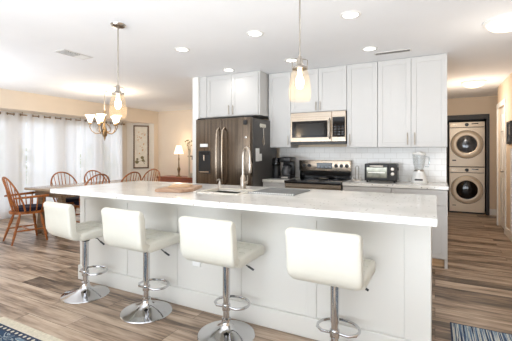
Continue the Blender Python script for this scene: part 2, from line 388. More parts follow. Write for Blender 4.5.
# right hall wall: door wall
rw = MB(); rect_holes(5.4, 7.5, 0, H, [(6.74, 7.44, 0, 2.08)], lambda a, b, c, d: rw.box(XR, XR+.1, a, b, c, d))
struct('wall_right', rw, 'beige2', 'beige hall wall with the panelled door')
struct('wall_right_recess', MB().box(1.5, 1.6, 7.4, 8.7, 0, H).box(1.1, 1.5, 7.4, 7.5, 0, H), 'beige2')
struct('wall_right_near', MB().box(2.7, 2.8, YB, 5.5, 0, H).box(XR+.1, 2.7, 5.4, 5.5, 0, H), 'beige2')
# unseen rear wall, its openings added to let outside light in
rb = MB(); rect_holes(-7.15, 2.8, 0, H, [(-6.4, -3.6, .05, 2.2), (-2.4, .4, .05, 2.2)], lambda a, b, c, d: rb.box(a, b, YB-.1, YB, c, d))
struct('wall_rear', rb, 'beige', 'beige rear wall with two openings added to let light in')
# baseboards
struct('baseboard_far', MB().box(XL, -3.37, 7.485, 7.5, 0, .12, .003), 'trim')
struct('baseboard_hall', MB().box(1.0, 1.5, 8.585, 8.6, 0, .13, .003), 'trim')
struct('baseboard_right', MB().box(.985, 1.0, 5.5, 6.66, 0, .13, .003), 'trim')
# panelled hall door
d1 = sempty('door_1', 'white panelled hall door with lever and white casing', (XR, 6.74, 0))
dd = MB().box(.03, .07, .005, .695, .01, 2.07)
dd.build('door_leaf', 'trim', d1, smooth=False)
pn = MB()
for z0, z1 in ((.2, .85), (.98, 1.55), (1.66, 1.95)):
    for y0, y1 in ((.1, .31), (.39, .6)):
        pn.box(.014, .031, y0, y1, z0, z1, .008, 1)
pn.build('door_panel', 'trim', d1, smooth=False)
cs = MB().box(-.018, .0, -.08, 0, 0, 2.16).box(-.018, .0, .70, .76, 0, 2.16).box(-.018, 0, 0, .70, 2.08, 2.16)
cs.build('door_casing', 'trim', d1, smooth=False)
MB().cone((.03, .07, 1.0), (-.02, .07, 1.0), .024, .012).ball((-.035, .07, 1.0), .028).build('door_knob', 'nickel', d1)
# white strip low on the hall wall
struct('trim_3', MB().box(.982, 1.0, 6.16, 6.24, .13, 1.36), 'trim', 'white strip low on the hall wall')
# ground outside, lawn made pale to brighten the view through the curtains
struct('ground_outside', MB().box(-30, -8.3, -14, 24, -.4, -.3), 'green', 'ground outside, made pale to brighten the view through the sheer curtains')

# ------------------------------------------------------------------ kitchen island
isl = thing('kitchen_island', 'long white panelled kitchen island base with speckled stone top above it', 'kitchen island', (0, 0, 0))
MB().box(-3.22, -1.90, 2.3225, 3.10, .02, .904).box(-1.43, -.04, 2.3225, 3.10, .02, .904).box(-1.90, -1.43, 2.3225, 2.44, .02, .904).box(-1.90, -1.43, 2.83, 3.10, .02, .904).build('body', 'islandp', isl, smooth=False)
pl = MB()
xs = [-3.24, -2.63, -2.03, -1.40, -.80, -.17]
for i, x in enumerate(xs): pl.box(x, x+(.07 if i < 5 else .15), 2.314, 2.3235, .14, .904, .003, 1)
pl.box(-3.24, -.02, 2.3145, 2.3235, .82, .9035)
pl.build('panel_frame', 'islandp', isl, smooth=False)
MB().box(-3.25, -.01, 2.298, 2.3235, .0, .145, .006, 2).build('base_board', 'islandp', isl, smooth=False)
MB().box(-.039, -.021, 2.3215, 3.1, 0, .905).build('end_panel', 'islandp', isl, smooth=False)
MB().box(-3.239, -3.221, 2.3215, 3.1, 0, .905).build('end_panel', 'islandp', isl, smooth=False)
MB().box(-1.80, -1.72, 2.312, 2.3235, .35, .42, .003, 1).build('outlet_plate', 'white', isl, smooth=False)['label'] = 'white outlet plate'
# worktop with sink hole
ct = thing('island_worktop', 'pale speckled quartz worktop on the long kitchen island', 'countertop', (0, 0, 0))
q = MB(); X0, X1, Y0, Y1 = -3.28, .01, 2.03, 3.17; sx0, sx1, sy0, sy1 = -1.86, -1.46, 2.47, 2.80
for a, b, c, d in ((X0, sx0, Y0, Y1), (sx1, X1, Y0, Y1), (sx0, sx1, Y0, sy0), (sx0, sx1, sy1, Y1)): q.box(a, b, c, d, .906, .945)
q.build('worktop_slab', 'quartz', ct, smooth=False)
sk = MB().box(sx0-.01, sx1+.01, sy0-.01, sy1+.01, .80, .81)
sk.box(sx0-.012, sx0, sy0-.012, sy1+.012, .81, .925).box(sx1, sx1+.012, sy0-.012, sy1+.012, .81, .925).box(sx0, sx1, sy0-.012, sy0, .81, .925).box(sx0, sx1, sy1, sy1+.012, .81, .925)
sk.build('sink_basin', 'sinkm', ct, smooth=False)
rm = MB()
for a, b, c, d in ((sx0-.03, sx0+.012, sy0-.03, sy1+.03), (sx1-.012, sx1+.03, sy0-.03, sy1+.03), (sx0, sx1, sy0-.03, sy0+.012), (sx0, sx1, sy1-.012, sy1+.03)): rm.box(a, b, c, d, .9452, .953, .002, 1)
rm.build('sink_rim', 'sinkm', ct, smooth=False)['label'] = 'cream sink rim'
# faucet
fa = thing('faucet', 'brushed nickel gooseneck faucet standing on the island by the sink', 'faucet', (-1.645, 2.90, .9455))
MB().lathe([(.034, 0), (.034, .008), (.028, .012), (.027, .10), (.022, .115), (.018, .13)]).build('faucet_body', 'nickel', fa)
pts = [(0, 0, .12), (0, 0, .29)]+[(.048-.048*math.cos(t), -.02*(1-math.cos(t)), .29+.105*math.sin(t)) for t in [PI*k/10 for k in range(1, 11)]]+[(.098, -.04, .25)]
MB().tube(pts, .0135, 12).build('spout', 'nickel', fa)
MB().lathe([(.013, 0), (.019, .02), (.021, .09), (.014, .10)], c=(.098, -.04, .155)).build('spray_head', 'nickel', fa)
MB().cone((.02, -.005, .06), (.05, -.01, .06), .015).tube([(.048, -.01, .06), (.06, -.02, .09), (.063, -.03, .13)], [.007, .006, .005]).build('handle', 'nickel', fa)
sd = thing('soap_dispenser', 'small nickel soap pump on the island left of the faucet', 'soap dispenser', (-1.90, 2.88, .945))
MB().lathe([(.022, 0), (.022, .012), (.014, .02), (.013, .05), (.009, .055), (.008, .075)]).build('pump_body', 'nickel', sd)
MB().tube([(0, 0, .075), (0, -.015, .085), (.01, -.06, .08)], [.009, .007, .005]).build('nozzle', 'nickel', sd)
# drying mat
dm = thing('drying_rack_mat', 'grey roll-up drying mat with beaded edge lying on the island', 'drying mat', (-1.205, 2.80, .9455))
rr = MB()
for k in range(20): rr.cone((-.20+k*.0205, -.19, .006), (-.20+k*.0205, .19, .006), .0055, n=8)
rr.build('rack_rods', 'greymat', dm)
for y in (-.205, .19): MB().box(-.215, .205, y, y+.015, 0, .012).build('rack_edge', 'greymat', dm)
bb = MB()
for k in range(20): bb.ball((-.20+k*.0205, -.205, .008), .007, sub=1)
bb.build('edge_bead', 'white', dm)['label'] = 'row of white edge beads'
# cutting board
cb = thing('cutting_board', 'wooden cutting board lying on the left half of the island', 'cutting board', (-2.115, 2.53, .9455), math.radians(18))
MB().prism([(-.15, -.20), (.09, -.23), (.17, -.12), (.14, .24), (-.09, .26), (-.14, .12)], 0, .026, bev=.005).build('board', 'board', cb)
MB().box(-.10, .09, -.03, .20, .0265, .038, .004, mtx=Matrix.Rotation(.2, 4, 'Z')).build('paper_stack', 'boardl', cb)['label'] = 'pale tan slab lying on the board'

# ------------------------------------------------------------------ bar stools
def make_stool():
    st = thing('bar_stool', '', 'bar stool', (0, 0, 0), 0, 'white bar stools along the island')
    MB().lathe([(.202, 0), (.205, .004), (.200, .010), (.15, .022), (.09, .040), (.05, .062), (.036, .085), (.033, .11)], 40).build('base_plate', 'chrome', st)
    MB().lathe([(.032, .10), (.032, .12), (.0225, .125), (.0225, .27)], 24).build('lower_column', 'chrome', st)
    MB().cone((0, 0, .265), (0, 0, .535), .0265, n=24).build('upper_column', 'chrome', st)
    MB().box(-.09, .09, -.09, .09, .528, .545, .004).cone((0, 0, .49), (0, 0, .53), .035, .05).build('mounting_plate', 'dark', st)
    # footrest: collar and D loop towards the island
    fr = MB().lathe([(.0285, .175), (.030, .18), (.030, .215), (.0285, .22)], 20)
    lp = [(.02, 0, .197), (.08, -.005, .197), (.120, .03, .197)]+[(.130*math.cos(t), .075+.115*math.sin(t), .197) for t in [PI*k/12 for k in range(0, 13)]]+[(-.120, .03, .197), (-.08, -.005, .197), (-.02, 0, .197)]
    fr.tube(lp, .0095, 10); fr.build('footrest', 'chrome', st)
    MB().tube([(.03, .03, .525), (.11, .05, .515), (.16, .06, .48)], .0045, 8).tube([(.145, .057, .492), (.185, .068, .468)], .0075, 8).build('lever', 'dark', st)['label'] = 'black height lever'
    # backrest: curved upholstered slab, profile in (y,z) swept across x with rounded sides
    def slab(path, th, w, name, n=18, dish=0.0):
        # path: list of (y,z); build closed outline
        P = [Vector((p[0], p[1])) for p in path]; L_, R_ = [], []
        for i, p in enumerate(P):
            t = (P[min(i+1, len(P)-1)]-P[max(i-1, 0)]).normalized(); nn = Vector((-t.y, t.x)); k = 1.0
            L_.append(p+nn*th/2); R_.append(p-nn*th/2)
        def cap(c, t, nn):
            return [c+(nn*math.cos(a)+t*math.sin(a))*th/2 for a in [PI*k/6 for k in range(1, 6)]]
        t1 = (P[-1]-P[-2]).normalized(); n1 = Vector((-t1.y, t1.x)); t0 = (P[0]-P[1]).normalized(); n0 = Vector((t0.y, -t0.x))
        out = L_+cap(P[-1], t1, n1)+R_[::-1]+[P[0]+(-n0*math.cos(a)+t0*math.sin(a))*th/2 for a in [PI*k/6 for k in range(1, 6)]]
        cen = sum(out, Vector((0, 0)))/len(out)
        mb = MB(); bm = mb.bm; rings = []
        xs_ = [(-w/2, .62), (-w/2+.004, .80), (-w/2+.012, .92), (-w/2+.024, 1.0)]+[(-w/2+.024+(w-.048)*k/n, 1) for k in range(1, n)]+[(w/2-.024, 1.0), (w/2-.012, .92), (w/2-.004, .80), (w/2, .62)]
        m_ = len(P)
        # per outline point: nearest path point, shrink towards it
        near = [min(P, key=lambda p: (p-o).length) for o in out]
        for x, sc in xs_:
            g = dish*(1-(2*x/w)**2)
            rings.append([bm.verts.new((x, (nr+(o-nr)*sc).x-g*min(1, max(0, (o.y-.60)/.1)), (nr+(o-nr)*sc).y)) for o, nr in zip(out, near)])
        for rg_ in rings:
            for v in rg_:
                z_ = v.co.z; y_ = v.co.y
                f1 = 1-.13*min(1, max(0, (.625-z_)/.09))**2 if name == 'backrest' else 1-.07*min(1, max(0, (y_-.14)/.08))**2
                f2 = 1-.05*min(1, max(0, (z_-.835)/.03))**2
                v.co.x *= f1*f2
        k_ = len(out)
        for A, B in zip(rings, rings[1:]):
            for j in range(k_): bm.faces.new((A[j], A[(j+1) % k_], B[(j+1) % k_], B[j]))
        bm.faces.new(rings[0]); bm.faces.new(rings[-1][::-1])
        return mb.build(name, 'vinyl', st)
    back = [(-.165, .580), (-.190, .588), (-.208, .605), (-.218, .63), (-.222, .67), (-.226, .74), (-.232, .80), (-.240, .835)]
    slab(back, .066, .425, 'backrest', dish=.012)
    slab([(-.13, .578), (-.05, .580), (.06, .584), (.15, .588), (.185, .580)], .078, .42, 'seat')
    tf = MB()
    for x in (-.105, 0, .105): tf.tube([(x, -.12, .6195), (x, -.02, .6205), (x, .08, .625), (x, .15, .626)], .0025, 6)
    for y, z in ((-.06, .620), (.03, .623), (.12, .627)): tf.tube([(-.19, y, z), (.19, y, z)], .0025, 6)
    sm = tf.build('seat_seam', 'vinyl', st)
    return st
stool = make_stool()
for i, (x, lb) in enumerate([(-2.83, 'white padded bar stool with chrome base at the dining end of the island'),
                             (-2.08, 'white padded bar stool second from the dining end, outlet to its right'),
                             (-1.315, 'white padded bar stool in front of the outlet, sink above it'),
                             (-.54, 'white padded bar stool nearest the camera at the right end of the island')]):
    place(stool, i == 0, (x, 2.078, 0), (-.12, -.05, -.02, -.03)[i], lb)

# ------------------------------------------------------------------ cabinets
def handle(parent, x, y, z0, z1, horiz=False, x1=None):
    mb = MB()
    if not horiz:
        mb.cone((x, y-.028, z0), (x, y-.028, z1), .006, n=10)
        for z in (z0+.02, z1-.02): mb.cone((x, y, z), (x, y-.028, z), .004, n=8)
    else:
        mb.cone((x, y-.028, z0), (x1, y-.028, z0), .006, n=10)
        for q_ in (x+.02, x1-.02): mb.cone((q_, y, z0), (q_, y-.028, z0), .004, n=8)
    h = mb.build('handle', 'nickel', parent); h['label'] = 'nickel bar handle'; return h
def door(parent, x0, x1, z0, z1, y, hx=None, hz=None, name='door', fr=.06):
    g = .0025
    mb = MB().box(x0+g, x1-g, y-.012, y, z0+g, z1-g)
    for a, b, c, d in ((x0+g, x0+fr, z0+g, z1-g), (x1-fr, x1-g, z0+g, z1-g), (x0+fr, x1-fr, z1-fr, z1-g), (x0+fr, x1-fr, z0+g, z0+fr)):
        mb.box(a, b, y-.021, y-.012, c, d, .0015, 1)
    o = mb.build(name, 'cab', parent, smooth=False)
    if hx is not None: handle(o, hx, y-.02, hz[0], hz[1])
    return o
YU = 4.66
def upper(label, x0, x1, z0, z1, doors, y0=YU, y1=4.97, name='wall_cabinet'):
    c = thing(name, label, 'cabinet', (0, 0, 0), 0, 'white upper cabinets')
    MB().box(x0+.001, x1-.001, y0, y1, z0, z1).build('carcass', 'cab', c, smooth=False)
    for (a, b, hx, hz) in doors: door(c, a, b, z0+.003, z1-.012, y0, hx, hz)
    return c
zt = H-.002
upper('narrow white wall cabinet between the fridge and the microwave', -2.205, -1.845, 1.37, zt, [(-2.19, -1.845, -1.88, (1.40, 1.54))])
upper('short white two-door wall cabinet above the microwave', -1.843, -1.045, 1.86, zt, [(-1.843, -1.435, -1.465, (1.88, 2.0)), (-1.435, -1.045, -1.405, (1.88, 2.0))])
upper('tall white single-door wall cabinet right beside the microwave', -1.043, -.653, 1.36, zt, [(-1.043, -.653, -1.0, (1.39, 1.54))])
upper('wide white two-door wall cabinet above the toaster oven and blender', -.651, .13, 1.36, zt, [(-.651, -.26, -.30, (1.39, 1.54)), (-.26, .13, -.22, (1.39, 1.54))])
fc = upper('deep white two-door cabinet above the refrigerator', -3.26, -2.215, 1.835, zt, [(-3.13, -2.685, -2.72, (1.86, 2.0)), (-2.685, -2.24, -2.65, (1.86, 2.0))], y0=4.40)
MB().box(-3.26, -3.135, 4.382, 4.40, 1.835, zt).build('filler_strip', 'cab', fc, smooth=False)
# lower cabinets
def lower(label, x0, x1, cols, yf=4.38):
    c = thing('base_cabinet', label, 'cabinet', (0, 0, 0), 0, 'white base cabinets')
    MB().box(x0, x1, yf, 4.97, .10, .88).build('carcass', 'cab', c, smooth=False)
    MB().box(x0, x1-.03, yf+.06, yf+.08, .0, .10).build('toe_kick', 'boardl', c, smooth=False)
    MB().box(x1-.03, x1, yf+.0, 4.97, .0, .10).build('end_foot', 'cab', c, smooth=False)
    for a, b in cols:
        dw = door(c, a, b, .70, .875, yf, name='drawer', fr=.035); handle(dw, (a+b)/2-.07, yf-.02, .79, None, True, (a+b)/2+.07)
        door(c, a, b, .11, .70, yf, a+.045, (.53, .67))
    return c
lower('white base cabinet between the fridge and the range under the coffee maker', -2.155, -1.815, [(-2.155, -1.815)])
lower('white base cabinet right of the range under the toaster oven', -1.035, -.461, [(-1.035, -.461)])
lower('white base cabinet at the hall end under the blender', -.459, .125, [(-.459, .125)])
def wt(label, x0, x1):
    return tag(MB().box(x0, x1, 4.35, 4.974, .881, .92, .003, 1).build('back_worktop', 'quartz', smooth=False), label, 'countertop', 'back worktops')
wt('short pale worktop left of the range with the coffee maker', -2.158, -1.815)
wt('long pale worktop right of the range with toaster oven and blender', -1.035, .135)

# ------------------------------------------------------------------ refrigerator
fg = thing('refrigerator', 'stainless french-door refrigerator with dark grey side', 'refrigerator', (-3.07, 4.02, 0))
MB().box(.0, .90, .085, .86, .02, 1.765, .004, 1).build('cabinet_body', 'fside', fg, smooth=False)
def fdoor(name, a, b, z0, z1):
    return MB().box(a, b, 0, .08, z0, z1, .012, 3).build(name, 'steel', fg)
dl = fdoor('left_door', .002, .448, .72, 1.77); dr = fdoor('right_door', .452, .898, .72, 1.77)
dz = fdoor('freezer_drawer', .002, .898, .06, .71)
for nm, x, p in (('door_handle', .405, dl), ('door_handle', .495, dr)):
    sgn = -1 if x < .45 else 1
    pts = [(x, 0, .84), (x, -.05, .88)]+[(x+sgn*0.0, -.058-.012*math.sin(PI*k/8), .88+.72*k/8) for k in range(1, 8)]+[(x, -.05, 1.60), (x, 0, 1.64)]
    h = MB().tube(pts, .014, 12).build(nm, 'steelh', p)
h = MB().tube([(.10, 0, .62), (.14, -.05, .62), (.76, -.05, .62), (.80, 0, .62)], .013, 12).build('door_handle', 'steelh', dz)
ds = MB().box(.06, .26, -.006, .004, 1.0, 1.32, .003, 1).build('water_dispenser', 'dark', dl, smooth=False)
MB().box(.085, .235, -.010, -.003, 1.265, 1.305).build('dispenser_display', 'display', fg, smooth=False)
MB().box(.08, .24, -.012, -.005, 1.015, 1.03).build('dispenser_tray', 'steelh', fg)
MB().cone((.16, -.012, 1.26), (.16, -.012, 1.18), .014, .008).build('dispenser_nozzle', 'steelh', fg)
for x in (.06, .84):
    for y in (.05, .8): MB().cone((x, y, 0), (x, y, .03), .03).build('foot', 'dark', fg)
    MB().box(x-.04, x+.04, .02, .10, 1.77, 1.785).build('hinge_cover', 'dark', fg, smooth=False)
# things on the fridge
tag(MB().box(-2.98, -2.85, 4.005, 4.0195, 1.375, 1.42, .003, 1).build('sticker_label', 'white', smooth=False), 'small white label on the fridge door above the water dispenser', 'label')
mg = thing('fridge_magnet', 'small black square magnet high on the right fridge door', 'magnet', (-2.245, 4.019, 1.70))
MB().box(-.028, .028, -.012, -.0005, -.03, .03, .003, 1).build('magnet_face', 'dark', mg, smooth=False)
tag(MB().lathe([(.0, 0), (.014, .001), (.014, .008), (.009, .012)], 12, c=(-2.235, 4.0185, 1.50), axis=(0, -1, 0)).build('fridge_magnet', 'white'), 'tiny round pale magnet below the black magnet on the fridge', 'magnet')
hk = thing('magnetic_hook_rail', 'row of cream round magnetic hooks on the fridge side', 'hook', (-2.1695, 4.32, 1.675))
for k in range(3):
    MB().lathe([(0, 0), (.028, .001), (.028, .010), (.016, .018)], 16, c=(0, k*.062, 0), axis=(1, 0, 0)).build('hook_magnet', 'vinyl', hk)
wh = thing('measuring_spoons', 'thin metal utensil hanging from the hooks on the fridge side', 'utensil', (-2.150, 4.38, 1.64))
w_ = MB().tube([(0, 0, 0), (0, 0, -.10)], .004, 8)
for a in (-.03, 0, .03): w_.tube([(0, 0, -.10), (0, a, -.17), (0, a*.8, -.22), (0, 0, -.245)], .003, 6)
w_.build('whisk_wire', 'nickel', wh)
tag(MB().box(-2.1695, -2.160, 4.17, 4.27, 1.175, 1.355, .002, 1).build('note_pad', 'white', smooth=False), 'white card with a lower flap stuck on the fridge side', 'notepad')
tag(MB().box(-2.1695, -2.158, 4.28, 4.34, 1.18, 1.28, .002, 1).build('switch_remote', 'white', smooth=False), 'small white remote stuck beside the white card on the fridge side', 'remote')

# ------------------------------------------------------------------ microwave
mw = thing('microwave', 'stainless over-the-range microwave under the short cabinet', 'microwave', (-1.838, 4.60, 1.415))
Wm = .79
MB().box(.004, Wm, .02, .37, 0, .44).build('housing', 'dark', mw, smooth=False)
dm_ = MB().box(.004, .60, 0, .02, .0+.03, .44, .004, 1).build('door', 'steelh', mw)
MB().box(.03, .545, -.004, .002, .09, .32, .003, 1).build('window_border', 'black', dm_)
MB().box(.085, .50, -.006, .0, .115, .29, .003, 1).build('window', 'mirror', dm_)
MB().tube([(.575, 0, .07), (.575, -.035, .10), (.575, -.04, .20), (.575, -.035, .31), (.575, 0, .34)], .011, 12).build('handle', 'nickel', dm_)
cp = MB().box(.602, .79, 0, .02, .03, .44, .004, 1).build('control_panel', 'steelh', mw)
MB().box(.61, .78, -.004, .002, .09, .36, .003, 1).build('keypad', 'black', cp)
for i in range(4):
    for j in range(3): MB().box(.635+.05*j, .665+.05*j, -.0055, -.003, .115+.035*i, .135+.035*i).build('button', 'frost', cp, smooth=False)
MB().box(.63, .77, -.0055, -.003, .30, .345).build('clock_display', 'display', cp, smooth=False)
MB().box(.004, .79, 0.0, .03, .0, .028).build('vent_grille', 'dark', mw, smooth=False)

# ------------------------------------------------------------------ range
rg = thing('electric_range', 'stainless electric range with black glass cooktop', 'range', (-1.80, 4.30, 0))
Wr = .76
MB().box(.005, Wr-.005, .04, .66, .03, .89).build('oven_body', 'dark', rg, smooth=False)
MB().box(0, Wr, -.015, .62, .89, .922, .006, 2).build('cooktop', 'black', rg)
MB().box(.005, Wr-.005, 0.0, .04, .84, .888, .003, 1).build('front_rail', 'steelh', rg, smooth=False)
od = MB().box(.005, Wr-.005, 0.0, .04, .22, .835, .004, 1).build('oven_door', 'steelh', rg)
MB().box(.10, Wr-.10, -.004, .002, .36, .68, .003, 1).build('oven_window', 'black', od)
MB().cone((.05, -.045, .78), (Wr-.05, -.045, .78), .011).cone((.09, 0, .78), (.09, -.045, .78), .008).cone((Wr-.09, 0, .78), (Wr-.09, -.045, .78), .008).build('oven_handle', 'steelh', od)
MB().box(.005, Wr-.005, 0.0, .04, .05, .21, .004, 1).build('storage_drawer', 'steelh', rg)
MB().box(.005, Wr-.005, .585, .66, .922, 1.03, .003, 1).build('riser', 'black', rg)
bp = MB().box(.0, Wr, .57, .665, 1.03, 1.185, .006, 2).build('back_panel', 'steelh', rg)
MB().box(.27, .50, .566, .572, 1.065, 1.15, .002, 1).build('display', 'display', bp, smooth=False)
for k in range(4): MB().box(.285+.055*k, .315+.055*k, .5645, .567, 1.08, 1.10).build('touch_key', 'frost', bp, smooth=False)
for x in (.075, .155, .555, .63, .705):
    MB().lathe([(.026, 0), (.026, .008), (.020, .012), (.018, .026), (0, .027)], 18, c=(x, .57, 1.107), axis=(0, -1, 0)).build('knob', 'dark', bp)
for cx, cy, r in ((.20, .15, .09), (.57, .15, .075), (.20, .44, .075), (.57, .44, .09)):
    MB().lathe([(r, .9222), (r, .923), (r-.006, .923), (r-.006, .9222)], 32, c=(cx, cy, 0), cap=False).build('burner_ring', 'frost', rg)
MB().lathe([(.0, .923), (.05, .923), (.07, .93), (.075, .937), (.07, .938)], 24, c=(.42, .40, 0), cap=False).build('spoon_rest', 'nickel', rg)['label'] = 'small metal spoon rest on the cooktop'
MB().box(.02, Wr-.02, .06, .5, 0, .03).build('plinth', 'dark', rg, smooth=False)

# ------------------------------------------------------------------ counter things
cm = thing('coffee_maker', 'black drip coffee maker with glass carafe on the short worktop', 'coffee maker', (-1.905, 4.66, .9205))
MB().box(-.085, .085, -.11, .12, 0, .045, .012, 2).box(-.085, .085, .04, .12, .04, .30, .012, 2).build('base', 'dark', cm)
MB().box(-.09, .09, -.10, .12, .235, .315, .02, 3).build('brew_head', 'dark', cm)
ca = MB().lathe([(.055, .047), (.066, .06), (.070, .10), (.058, .15), (.046, .175), (.052, .19)], 24, c=(0, -.035, 0)).build('carafe', 'frost', cm)
MB().lathe([(.052, .19), (.054, .20), (.03, .208), (0, .21)], 20, c=(0, -.035, 0)).tube([(.05, -.04, .18), (.085, -.07, .17), (.09, -.08, .12), (.065, -.06, .085)], .008).build('carafe_lid', 'dark', ca)
MB().box(-.05, .05, -.1115, -.108, .01, .032).build('switch_panel', 'nickel', cm, smooth=False)
gr = thing('coffee_grinder', 'black cylindrical appliance left of the coffee maker', 'coffee grinder', (-2.075, 4.66, .9205))
MB().lathe([(.066, 0), (.068, .01), (.066, .12), (.062, .18), (.066, .19)], 24).build('base', 'dark', gr)
MB().lathe([(.066, .19), (.068, .20), (.064, .28), (.05, .30), (0, .303)], 24).build('lid', 'black', gr)
MB().box(.045, .069, -.012, .012, .05, .27, .004, 1).build('grip_strip', 'nickel', gr)
# toaster oven
to = thing('toaster_oven', 'black countertop toaster oven on the worktop right of the range', 'toaster oven', (-.80, 4.54, .9205))
MB().box(0, .385, .01, .27, .022, .235, .01, 2).build('housing', 'dark', to)
td = MB().box(.015, .285, -.006, .012, .035, .225, .004, 1).build('glass_door', 'dark', to)
MB().box(.03, .272, -.009, -.005, .06, .19, .003, 1).build('door_glass', 'ovenlit', td)
MB().box(.05, .25, -.011, -.008, .12, .128).build('rack', 'nickel', td, smooth=False)
MB().box(.07, .23, -.035, -.022, .195, .215, .004, 2).box(.075, .09, -.024, -.004, .198, .212).box(.21, .225, -.024, -.004, .198, .212).build('handle', 'nickel', td)
pn_ = MB().box(.29, .383, -.004, .012, .03, .23, .004, 1).build('control_panel', 'charcoal', to)
for z in (.17, .11): MB().lathe([(.022, 0), (.022, .006), (.016, .01), (.015, .02), (0, .021)], 16, c=(.337, -.004, z), axis=(0, -1, 0)).build('knob', 'nickel', pn_)
for x, y in ((.03, .04), (.355, .04), (.03, .24), (.355, .24)): MB().cone((x, y, 0), (x, y, .025), .013, n=10).build('foot', 'dark', to)
MB().box(.385, .40, .08, .12, .15, .19, .004).build('side_knob', 'dark', to)
# small stand left of it
ph = thing('utensil_stand', 'clear upright napkin stand between the range and the toaster oven', 'stand', (-.925, 4.72, .9205))
MB().box(-.055, .055, -.04, .04, 0, .012, .004).build('base', 'nickel', ph)
MB().tube([(-.022, 0, .01), (-.022, 0, .17), (-.012, 0, .195), (.012, 0, .195), (.022, 0, .17), (.022, 0, .01)], .005, 8).build('loop', 'nickel', ph)
for x in (-.05, .04): MB().box(x, x+.01, -.03, .03, .012, .05).build('side_rail', 'nickel', ph)
# blender
bl = thing('blender', 'white blender with clear jug on the worktop near the hall', 'blender', (-.175, 4.70, .9205))
MB().lathe([(.092, 0), (.094, .01), (.088, .05), (.070, .10), (.058, .135), (.056, .145)], 28).build('motor_base', 'white', bl)
MB().box(-.045, .045, -.096, -.075, .035, .055, .003, 1).build('button_strip', 'charcoal', bl)
jg = MB().lathe([(.045, .150), (.052, .17), (.066, .25), (.074, .345)], 28, cap=False).build('jug', 'clear', bl)
MB().tube([(.066, 0, .325), (.11, 0, .32), (.115, 0, .26), (.10, 0, .20), (.062, 0, .205)], .008, 8).build('jug_handle', 'clear', jg)
MB().lathe([(.056, .145), (.056, .158), (.045, .162)], 24).build('collar', 'nickel', bl)
MB().lathe([(.076, .345), (.078, .355), (.070, .368), (.03, .37), (.028, .385), (0, .386)], 24).build('lid', 'white', bl)

# ------------------------------------------------------------------ laundry
def laundry(name, label, z, door_col):
    t = thing(name, label, name.replace('tumble_', ''), (.275, 8.62, z), 0, 'stacked laundry machines')
    w = .655
    MB().box(0, w, .02, .72, .0, .955, .01, 2).build('body', 'champ', t)
    MB().box(.002, w-.002, .0, .02, .845, .953, .004, 1).build('control_panel', 'champ', t)
    MB().box(.002, w-.002, .0, .02, .0, .835, .006, 1).build('front_panel', 'champ', t)
    MB().box(.01, w-.01, .012, .022, .835, .845).build('panel_groove', 'dark', t, smooth=False)
    MB().lathe([(.036, 0), (.036, .012), (.026, .022), (0, .023)], 24, c=(w/2, 0, .895), axis=(0, -1, 0)).build('dial', 'dark', t)
    if z < .5: MB().box(.0, w, .03, .70, -.03, 0).build('plinth', 'dark', t, smooth=False)
    MB().box(w/2+.09, w/2+.21, -.002, .002, .905, .925).build('display', 'display', t, smooth=False)
    MB().box(w/2-.27, w/2-.20, -.002, .002, .885, .905).build('badge', 'champd', t, smooth=False)
    cz = .475
    dr_ = MB().lathe([(.300, 0), (.298, .014), (.285, .024), (.215, .034), (.196, .028), (.190, .018)], 40, c=(w/2, 0, cz), axis=(0, -1, 0), cap=False).build('door', 'champ', t)
    MB().lathe([(.303, 0), (.303, .006), (.296, .006)], 40, c=(w/2, 0, cz), axis=(0, -1, 0), cap=False).build('door_seam', 'charcoal', dr_)
    MB().lathe([(.200, .024), (.196, .036), (.186, .034)], 40, c=(w/2, 0, cz), axis=(0, -1, 0), cap=False).build('door_rim', 'champd' if door_col == 'frost' else 'black', dr_)
    MB().lathe([(0, .046), (.08, .044), (.14, .036), (.190, .020)], 40, c=(w/2, 0, cz), axis=(0, -1, 0), cap=False).build('door_glass', door_col, dr_)
    MB().box(.06, .13, -.002, .002, .12, .145).build('corner_label', 'charcoal' if door_col == 'frost' else 'champd', t, smooth=False)
    return t
laundry('washer', 'champagne front-load washer, lower machine with black glass door', .03, 'black')
laundry('tumble_dryer', 'champagne dryer, upper machine with grey glass door', 1.0, 'frost')
tag(MB().box(.275, .93, 8.63, 9.34, .9855, .9995).build('stacking_shelf', 'dark', smooth=False), 'dark bracket between the two stacked laundry machines', 'bracket')

# ------------------------------------------------------------------ lamps
proto = thing('recessed_light', '', 'recessed light', (0, 0, H), 0, 'recessed ceiling lights')
MB().lathe([(.060, -.001), (.066, -.008), (.085, -.006), (.090, -.0005)], 32, cap=False).build('trim_ring', 'trim', proto)
MB().lathe([(0, -.003), (.064, -.003)], 32, cap=False).build('lens', 'can', proto)
ld = bpy.data.lights.new('can_light', 'AREA'); ld.shape = 'DISK'; ld.size = .13; ld.energy = .6; ld.color = (1, .96, .92); ld.spread = math.radians(150)
lo = bpy.data.objects.new('can_light', ld); COL.objects.link(lo); lo.parent = proto; lo.location = (0, 0, -.012)
L6 = [(-.64, 2.985, 'recessed ceiling light nearest the camera, right of the near pendant rod'), (-1.575, 3.02, 'recessed ceiling light just left of the near pendant rod'),
      (-2.555, 3.10, 'recessed ceiling light nearest the dining end, right of the far pendant rod'), (-2.595, 4.16, 'recessed ceiling light in front of the cabinet over the fridge'),
      (-1.62, 4.10, 'recessed ceiling light in front of the narrow cabinet, just behind the near pendant'), (-.655, 4.05, 'recessed ceiling light in front of the tall cabinets beside the linear vent')]
for i, (x, y, lb) in enumerate(L6): place(proto, i == 0, (x, y, H), 0, lb)

